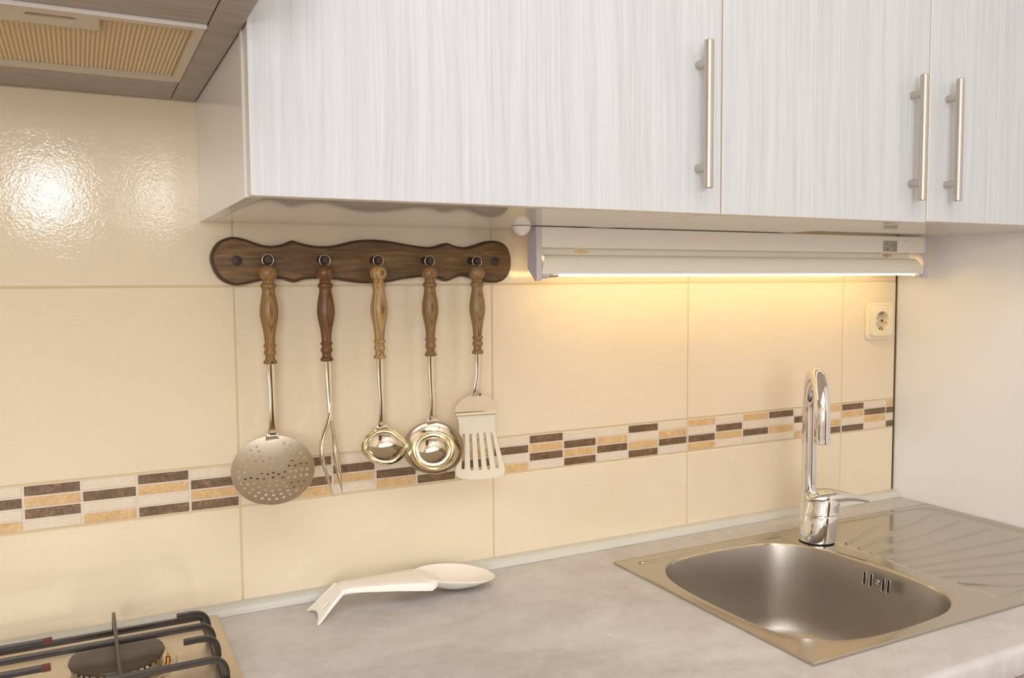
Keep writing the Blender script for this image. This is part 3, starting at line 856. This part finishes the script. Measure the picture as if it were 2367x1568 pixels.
# smooth the traced opening
for _ in range(2):
    op = [((op[i-1][0]+2*op[i][0]+op[(i+1) % len(op)][0])/4, (op[i-1][1]+2*op[i][1]+op[(i+1) % len(op)][1])/4) for i in range(len(op))]
op = [(v.x, v.y) for v in catmull([(a, b_, 0) for a, b_ in op], 3, True)]
OC = (.762, -.300)
def scl(f, z, dx=0, dy=0): return [(OC[0]+(a-OC[0])*f+dx, OC[1]+(b_-OC[1])*f+dy, z) for a, b_ in op]
LXR = .955
def rectpt(a, b_, x0, x1, y0, y1):
    dx, dy = a-OC[0], b_-OC[1]
    tx = ((x1 if dx > 0 else x0)-OC[0])/dx if abs(dx) > 1e-9 else 1e9
    ty = ((y1 if dy > 0 else y0)-OC[1])/dy if abs(dy) > 1e-9 else 1e9
    k = min(tx, ty); return (OC[0]+dx*k, OC[1]+dy*k)
outer = [rectpt(a, b_, SX0+.003, LXR, SY0+.003, SY1-.003) for a, b_ in op]
for cx_, cy_ in ((SX0+.003, SY0+.003), (SX0+.003, SY1-.003), (LXR, SY0+.003), (LXR, SY1-.003)):
    i = min(range(len(outer)), key=lambda k: (outer[k][0]-cx_)**2+(outer[k][1]-cy_)**2); outer[i] = (cx_, cy_)
bm = bmesh.new()
R0 = [(a, b_, ZS) for a, b_ in outer]
R1 = [(a*.5+c[0]*.5, b_*.5+c[1]*.5, ZS) for (a, b_), c in zip(outer, scl(1.012, ZS))]
loft(bm, [R0, R1, scl(1.014, ZS), scl(1.008, ZS-.0002), scl(1.002, ZS-.0010), scl(.9985, ZS-.003)], cap=False)
# drainer as a relief grid
def seg_d(x, y, a, b_):
    ax, ay = a; bx, by = b_; dx, dy = bx-ax, by-ay
    k = max(0, min(1, ((x-ax)*dx+(y-ay)*dy)/(dx*dx+dy*dy)))
    return math.hypot(x-ax-dx*k, y-ay-dy*k), k
RID = [[(.9831, -.2028), (1.138, -.1472)], [(.9832, -.231), (1.3023, -.1455)], [(.9805, -.2589), (1.3047, -.2041)], [(.9806, -.2852), (1.3029, -.2635)],
       [(.9795, -.31), (1.2988, -.3239)], [(.9782, -.3368), (1.2217, -.3721), (1.300, -.382)], [(.9775, -.3619), (1.1614, -.4093), (1.296, -.437)],
       [(.9779, -.3879), (1.1112, -.4402), (1.20, -.4640), (1.285, -.477)]]
def rr_sd(x, y, x0, x1, y0, y1, r):
    cx, cy = (x0+x1)/2, (y0+y1)/2
    qx, qy = abs(x-cx)-(x1-x0)/2+r, abs(y-cy)-(y1-y0)/2+r
    return math.hypot(max(qx, 0), max(qy, 0))+min(max(qx, qy), 0)-r
def hz(x, y):
    d = rr_sd(x, y, .90, 1.329, -.488, -.1045, .035)
    fade = max(0, min(1, (x-.968)/.02)); fade = fade*fade*(3-2*fade)
    h = fade*(-.0016*max(0, min(1, -d/.006))+.0008*math.exp(-(d/.0032)**2))
    for pl in RID:
        for i in range(len(pl)-1):
            dd, k = seg_d(x, y, pl[i], pl[i+1])
            if dd < .009:
                e = 1
                if i == 0: e = min(1, .25+k*math.dist(pl[i], pl[i+1])/.008)
                if i == len(pl)-2: e = min(e, (1-k)*math.dist(pl[i], pl[i+1])/.02+.1)
                h = max(h, fade*-.0016+.0023*e*math.exp(-(dd/.0030)**2))
    # last rib sweeps round from the bowl into the front border
    return h
lastrib = catmull([(.9773, -.4175, 0), (1.015, -.447, 0), (1.058, -.471, 0), (1.11, -.484, 0), (1.17, -.4878, 0)], 5)
RID.append([(p.x, p.y) for p in lastrib])
NX, NY = 250, 270
DX0, DX1, DY0, DY1 = LXR, SX1-.003, SY0+.003, SY1-.003
vv = [[bm.verts.new((DX0+(DX1-DX0)*i/NX, DY0+(DY1-DY0)*j/NY, 0)) for j in range(NY+1)] for i in range(NX+1)]
for i in range(NX+1):
    for j in range(NY+1):
        v = vv[i][j]; v.co.z = ZS+(hz(v.co.x, v.co.y) if 0 < i < NX and 0 < j < NY else 0)
for i in range(NX):
    for j in range(NY): bm.faces.new((vv[i][j], vv[i+1][j], vv[i+1][j+1], vv[i][j+1]))
# rolled outer edge down to the worktop
edge = [(SX0, SX1, SY0, SY1, .9001), (SX0, SX1, SY0, SY1, ZS-.0012), (SX0+.0005, SX1-.0005, SY0+.0005, SY1-.0005, ZS+.0002), (SX0+.0013, SX1-.0013, SY0+.0013, SY1-.0013, ZS+.0008), (SX0+.0022, SX1-.0022, SY0+.0022, SY1-.0022, ZS+.0005), (SX0+.0031, SX1-.0031, SY0+.0031, SY1-.0031, ZS-.00001)]
loft(bm, [[(a, c, z), (b_, c, z), (b_, d_, z), (a, d_, z)] for a, b_, c, d_, z in edge], cap=False)
obj('rim_and_drainer', bm, SINK, t, 28)
bm = bmesh.new()
rings = [scl(.9985, ZS-.003)]
for f, z in ((.985, .885), (.972, .86), (.958, .83), (.945, .80), (.93, .778), (.905, .762), (.865, .752), (.80, .747), (.6, .744), (.3, .742), (.13, .7415)):
    # walls lean in, corners round off towards the floor
    r_ = scl(f, z)
    rings.append(r_)
loft(bm, rings, cap=False)
obj('bowl', bm, BOWL, t, 50)
dr = obj('drain', lathe(bmesh.new(), [(.057, .0), (.055, .0012), (.045, .0), (.043, -.004), (.02, -.006), (.0001, -.006)], (OC[0], OC[1], .7425), seg=40, cap=False), CHROME, t, 50)
# overflow slots in the wall next to the drainer
for sy in (-.2985, -.3110, -.3342, -.3437):
    z0, z1 = .872, .8935
    xw = lambda z: .9247-(.9034-z)*.125-.0008
    bm = bmesh.new()
    pts = pill(0, 0, .0108, .0026, 6)
    ringo = [(xw(.8828+a)-.0003, sy+b_*1.25, .8828+a*1.03) for a, b_ in pts]; ringi = [(xw(.8828+a)-.0009, sy+b_*1.0, .8828+a) for a, b_ in pts]
    ringd = [(xw(.8828+a)-.0002, sy+b_*.72, .8828+a*.94) for a, b_ in pts]
    loft(bm, [ringo, ringi, ringd], cap=False)
    s_ = obj('overflow_slot', bm, BOWL, t, 30)
    bm = bmesh.new(); bm.faces.new([bm.verts.new(p) for p in ringd]); obj('slot_opening', bm, BLACK, s_)
obj('overflow_screw', lathe(bmesh.new(), [(.0045, 0), (.0040, .0012), (.0015, .0018)], (.9222, -.3225, .8832), (-1, 0, -.1), 16), CHROME, t, 50)
# pressed bead along the back of the bowl
bm = bmesh.new()
cA, cB = U(1480, 1301, z=ZS), U(1800, 1238.5, z=ZS)
mid_, half_ = (cA+cB)/2, (cB-cA).length/2; bang = math.atan2(cB.y-cA.y, cB.x-cA.x)
rings = []
for hw, h in ((.0088, -.0002), (.0080, .0009), (.0068, .0018), (.0056, .0021)):
    rings.append([(u, v, ZS+h) for u, v in pill(mid_.x, mid_.y, half_+hw*.4, hw*.82, 8, bang)])
loft(bm, rings, cap=False); bm.faces.new([bm.verts.new(p) for p in rings[-1]])
bmesh.ops.remove_doubles(bm, verts=bm.verts, dist=1e-6)
bead = obj('pressed_bead', bm, SINK, t, 50)

# ------------------------------------------------------------------ mixer tap
FX, FY = .957, -.165
t = thing('mixer_tap', 'chrome single-lever mixer tap with tall curved swivel spout', 'tap', (FX, FY, ZS))
obj('gasket', lathe(bmesh.new(), [(.0298, 0), (.0298, .0012)], (FX, FY, ZS+.0002), seg=40), BLACK, t, 40)
bm = bmesh.new()
lathe(bm, [(.0300, 0), (.0314, .0010), (.0316, .004), (.0311, .018), (.0303, .034), (.0298, .0470), (.0291, .0480), (.0300, .0486), (.0303, .0500), (.0298, .0515), (.0292, .054), (.0286, .062), (.0276, .070), (.0255, .078), (.0215, .0845), (.014, .0885), (.0004, .0900)], (FX, FY, ZS+.0014), (0, 0, 1), 56)
for v in bm.verts:
    q = v.co.z-ZS; v.co.x += .13*q; v.co.y -= .05*q
obj('body', bm, CHROME, t, 40)
SPX, SPY = .9575, -.1440
obj('spout_sleeve', lathe(bmesh.new(), [(.0152, 0), (.0150, .040), (.0140, .0595), (.0132, .0602)], (SPX, SPY, ZS+.006), seg=36), CHROME, t, 40)
dirx, diry = -.0815, -.1035
Ls = math.hypot(dirx, diry); rad = Ls/2; ux, uy = dirx/Ls, diry/Ls
zt = 1.2169-.0125; zc = zt-rad*1.0
pts = [(SPX, SPY, .95), (SPX, SPY, 1.02), (SPX, SPY, zc-.03)]
for k in range(0, 13):
    a = PI*k/12
    pts.append((SPX+ux*(rad-rad*math.cos(a)), SPY+uy*(rad-rad*math.cos(a)), zc+rad*math.sin(a)))
ex, ey = SPX+dirx, SPY+diry
pts += [(ex, ey, zc-.02), (ex, ey, 1.1060)]
obj('spout', sweep(bmesh.new(), pts, .0125, .0125, side=(-uy, ux, 0), seg=28, n=4), CHROME, t, 60)
obj('aerator', lathe(bmesh.new(), [(.0125, .0075), (.0132, .0070), (.0134, .001), (.0122, 0), (.010, .0006), (.001, .0006)], (ex, ey, 1.0985), seg=32), CHROME, t, 40)
bm = bmesh.new()
lp = [(.936, -.160, .9790), (.942, -.162, .9805), (.956, -.165, .9820), (.976, -.168, .9830), (1.000, -.170, .9812), (1.028, -.171, .9757), (1.053, -.172, .9690), (1.069, -.1725, .9640), (1.0760, -.1725, .9615)]
sweep(bm, lp, [.004, .016, .0255, .0285, .0265, .0215, .0155, .0100, .0035], [.002, .0085, .0120, .0128, .0105, .0075, .0052, .0040, .0018], side=(0, 1, 0), seg=28, n=5, power=.9)
obj('lever', bm, CHROME, t, 60)
obj('temperature_mark', lathe(bmesh.new(), [(.0017, 0), (.0014, .0006)], (FX+.0375, FY-.0155, .966), (.9, -.42, 0), 12), REDTIP, t, label='small red dot')

# ------------------------------------------------------------------ spoon rest
t = thing('spoon_rest', 'white plastic spoon-shaped rest lying on the worktop by the wall', 'spoon rest', (.22, -.07, .9))
SA = Vector((.0765, -.0795, 0)); SB = Vector((.362, -.0655, 0)); ad = (SB-SA).normalized(); an_ = Vector((-ad.y, ad.x, 0))
def sp_pt(s, w_, z): q = SA+ad*s+an_*w_; return (q.x, q.y, z)
# bowl: deep leaf shape, s from .165 to .285
bm = bmesh.new()
B0, B1 = .1600, .2862; BC = .232
NR, NA = 9, 56
def rimp(a):
    c, s = math.cos(a), math.sin(a)
    if c > 0: ss = BC+(B1-BC)*math.copysign(abs(c)**.95, c)
    else: ss = BC+(BC-B0)*math.copysign(abs(c)**1.0, c)
    wd = .0485*math.copysign(abs(s)**.92, s)
    if c > .3: wd *= 1-.10*(c-.3)
    return ss, wd
def rimz(s): return .9320-.0175*max(0, (s-B0)/(B1-B0))**1.2
def bowl_ring(f, off):
    out = []
    for k in range(NA):
        s, w_ = rimp(2*PI*k/NA)
        s = BC+(s-BC)*f; w_ *= f
        z = rimz(s)*f**2+(1-f**2)*.9035
        z = min(z, rimz(s)); z = z-off
        out.append(sp_pt(s, w_, max(z, .9004)))
    return out
fs = [1, .97, .9, .8, .68, .54, .4, .25, .1, .01]
rings = [bowl_ring(f, 0) for f in fs[::-1]]
top_ = []
for k in range(NA):
    s, w_ = rimp(2*PI*k/NA); s = BC+(s-BC)*1.012; w_ *= 1.014; top_.append(sp_pt(s, w_, rimz(s)-.0004))
rings.append(top_)
rings += [[(p[0], p[1], p[2]) for p in bowl_ring(f, .0022)] for f in fs]
loft(bm, rings)
obj('bowl', bm, WPLAST, t, 60)
# handle with turned-down edges, then the splayed foot
bm = bmesh.new()
secs = [(.1925, .0130, .9240, .001), (.1860, .0240, .9262, .003), (.1790, .0335, .9282, .0075), (.1700, .0370, .9298, .012), (.150, .0325, .9318, .012), (.120, .0275, .9338, .010), (.085, .0225, .9362, .0085), (.055, .0190, .9378, .0065), (.0455, .0182, .9368, .0055), (.0395, .0182, .9338, .0045)]
def hsec(s, hw, z, fl, tx=1, th=.0020):
    # down-turned channel section
    up = [(-hw, -fl), (-hw-.0002, -fl*.4), (-hw*.97, -.0008), (-hw*.9, 0), (-hw*.4, .0005), (0, .0006), (hw*.4, .0005), (hw*.9, 0), (hw*.97, -.0008), (hw+.0002, -fl*.4), (hw, -fl)]
    lo = [(hw-th, -fl), (hw-th, -fl*.4), (hw*.88-th*.2, -th), (0, -th), (-hw*.88+th*.2, -th), (-hw+th, -fl*.4), (-hw+th, -fl)]
    return [sp_pt(s, a, z+b_) for a, b_ in up+lo]
loft(bm, [hsec(*q) for q in secs])
obj('handle', bm, WPLAST, t, 50)
foot = []
def ft(u, v, q):   # u along the slope (0 at the bend), v across
    k = u/.054
    s = .0415-.0405*k; z = .9352-.0348*k
    return sp_pt(s+q*.65, v, z-q*.76)
outl2 = [(-.001, -.0180), (.020, -.0212), (.040, -.0262), (.0545, -.0305), (.0532, -.0265), (.0470, -.0170), (.0440, -.0085), (.0430, 0), (.0440, .0085), (.0470, .0170), (.0515, .0235), (.0528, .0262), (.040, .0245), (.020, .0208), (-.001, .0180)]
bm = plate(outl2, [pill(.029, -.0085, .0070, .0030, 6, 0)], ft, .0022)
# turned-down edge ribs along both sides of the foot
for s_, arr in ((-1, [(-.002, .0178), (.020, .0208), (.040, .0258), (.0535, .0300)]), (1, [(-.002, .0178), (.020, .0205), (.040, .0242), (.0520, .0258)])):
    pts = [ft(u, v*s_, .0018) for u, v in arr]
    sweep(bm, pts, [.0011]*4, [.0026, .0024, .0018, .0008], side=tuple(an_), seg=8, n=3)
lo = min(v.co.z for v in bm.verts)
for v in bm.verts: v.co.z += max(0, .9003-v.co.z)
obj('foot', bm, WPLAST, t, 40)

# ------------------------------------------------------------------ gas hob
ZB = .908
t = thing('gas_hob', 'stainless steel gas hob set in the worktop by the wall', 'hob', (-.33, -.27, .9))
bm = box(-.62, -.0385, -.53, -.0245, .9002, ZB, bev=.0030, seg=3)
obj('hob_plate', bm, HOBS, t)
BX, BY = -.1685, -.1410
obj('burner_base', lathe(bmesh.new(), [(.067, 0), (.066, .0015), (.060, .0022), (.054, .0040), (.050, .0042)], (BX, BY, ZB-.0003), seg=56), HOBS, t, 40)
bm = bmesh.new()
NT = 48; rings = []
for r0, r1, z in ((.0490, .0490, ZB+.002), (.0492, .0492, ZB+.0095), (.0500, .0482, ZB+.0098), (.0500, .0482, ZB+.0125), (.040, .040, ZB+.0126)):
    rings.append([(BX+(r0 if (k//2) % 2 == 0 else r1)*math.cos(2*PI*k/(NT*4)), BY+(r0 if (k//2) % 2 == 0 else r1)*math.sin(2*PI*k/(NT*4)), z) for k in range(NT*4)])
loft(bm, rings)
cr = obj('burner_crown', bm, CROWN, t)
for k in range(36):
    a = 2*PI*k/36+.05
    m_ = Matrix.Translation((BX+.0494*math.cos(a), BY+.0494*math.sin(a), ZB+.0108)) @ Matrix.Rotation(a, 4, 'Z')
    b2 = bmesh.new(); addbox(b2, -.0010, .0010, -.0008, .0008, -.0016, .0016); bmesh.ops.transform(b2, matrix=m_, verts=b2.verts)
    obj('flame_port', b2, BLACK, cr)
obj('burner_cap', lathe(bmesh.new(), [(.0495, 0), (.0520, .0004), (.0525, .002), (.0518, .0040), (.0500, .0048), (.030, .0052), (.0005, .0053)], (BX, BY, ZB+.0128), seg=64), CAPM, t, 40, label='dark olive enamelled burner cap')
obj('spark_plug', lathe(bmesh.new(), [(.0030, 0), (.0028, .008), (.0012, .0085), (.0010, .0130), (.0006, .0135)], (BX+.0545, BY-.017, ZB+.001), seg=16), BRASS, t, 40)

t = thing('pan_support', 'black enamelled pan support standing over the gas burner', 'pan support', (-.17, -.15, ZB))
GT, GH = .0024, .0075      # half thickness, height
TOPZ = .9450
def flat_bar(pts, w_=GT, h_=GH/2, n=4):
    bm = bmesh.new()
    side = Vector((0, 1, 0)) if abs(pts[0][1]-pts[-1][1]) < 1e-4 else Vector((1, 0, 0))
    return sweep(bm, pts, w_, h_, side=side, seg=12, n=n, power=.35)
zc_ = TOPZ-GH/2
XS, XL = -.0600, -.3450
def hook_bar(y, xin, right=True, out=.002):
    s = 1 if right else -1
    xe = XS if right else XL
    return [(xin, y, zc_), ((xin+xe-s*.02)/2, y, zc_), (xe-s*.020, y, zc_), (xe-s*.010, y, zc_-.0015), (xe-s*.0035, y, zc_-.0065), (xe-s*.0005, y, zc_-.015), (xe, y, .9165)]
for y, xin in ((-.0975, -.0975), (-.1845, -.0985)):
    obj('support_bar', flat_bar(hook_bar(y, xin)), ENAMEL, t, 40)
for y, xin in ((-.1040, -.2375), (-.1830, -.2370)):
    s_ = obj('support_bar', flat_bar([(XL, y, .9165), (XL, y, zc_-.015), (XL+.0035, y, zc_-.0065), (XL+.010, y, zc_-.0015), (XL+.020, y, zc_), (xin, y, zc_)]), ENAMEL, t, 40)
    obj('bar_tip', box(xin-.0085, xin+.0004, y-.00255, y+.00255, zc_-.0039, zc_+.0039, bev=.0004, seg=1), REDTIP, s_, label='worn reddish tip')
for y in (-.1440, -.2500):
    L_ = hook_bar(y, XL+.02, False)[::-1][:5]; Rr = hook_bar(y, XS-.02)[2:]
    L_ = [(XL, y, .9165), (XL+.0005, y, zc_-.015), (XL+.0035, y, zc_-.0065), (XL+.010, y, zc_-.0015), (XL+.020, y, zc_)]
    obj('support_bar', flat_bar(L_+[(-.17, y, zc_)]+Rr), ENAMEL, t, 40)
obj('support_bar', flat_bar([(-.1690, -.0440, .9165), (-.1690, -.0445, zc_-.012), (-.1690, -.0480, zc_-.004), (-.1690, -.055, zc_-.0003), (-.1690, -.10, zc_+.0003), (-.1690, -.17, zc_+.0003), (-.1690, -.2500, zc_)], w_=.0022), ENAMEL, t, 40)
for pts in ([(XL, -.0440, .9150), (-.17, -.0440, .9150), (XS, -.0440, .9150)], [(XL, -.2580, .9150), (-.17, -.2580, .9150), (XS, -.2580, .9150)]):
    obj('base_frame', flat_bar(pts, h_=.0040), ENAMEL, t, 40)
for x in (XL, XS):
    obj('base_frame', flat_bar([(x, -.0420, .9150), (x, -.15, .9150), (x, -.2600, .9150)], h_=.0040), ENAMEL, t, 40)
for x, y in ((XL, -.0440), (XS, -.0440), (XL, -.2580), (XS, -.2580)):
    obj('rubber_foot', lathe(bmesh.new(), [(.0035, 0), (.0035, .004)], (x, y, ZB+.0001), seg=12), BLACK, t, 40)

# ------------------------------------------------------------------ lamps of the room behind the camera
def globe(x, y, z, r, label, warm=False):
    t = thing('globe_lamp', label, 'lamp', (x, y, 2.6), 'globe lamps hanging behind the camera')
    obj('cord', lathe(bmesh.new(), [(.003, 0), (.003, 2.6-z-r-.02)], (x, y, z+r+.02), seg=10), INK, t)
    obj('holder', lathe(bmesh.new(), [(.012, 0), (.02, .02), (.012, .04)], (x, y, z+r-.002), seg=20), CHROME, t, 40)
globe(-.295, -3.0, 1.77, .115, 'hanging globe lamp fitting with the largest globe')
globe(.16, -3.0, 1.775, .10, 'hanging globe lamp fitting right of the largest one')
globe(-.245, -3.0, 2.02, .05, 'small hanging bulb fitting with a warm light')
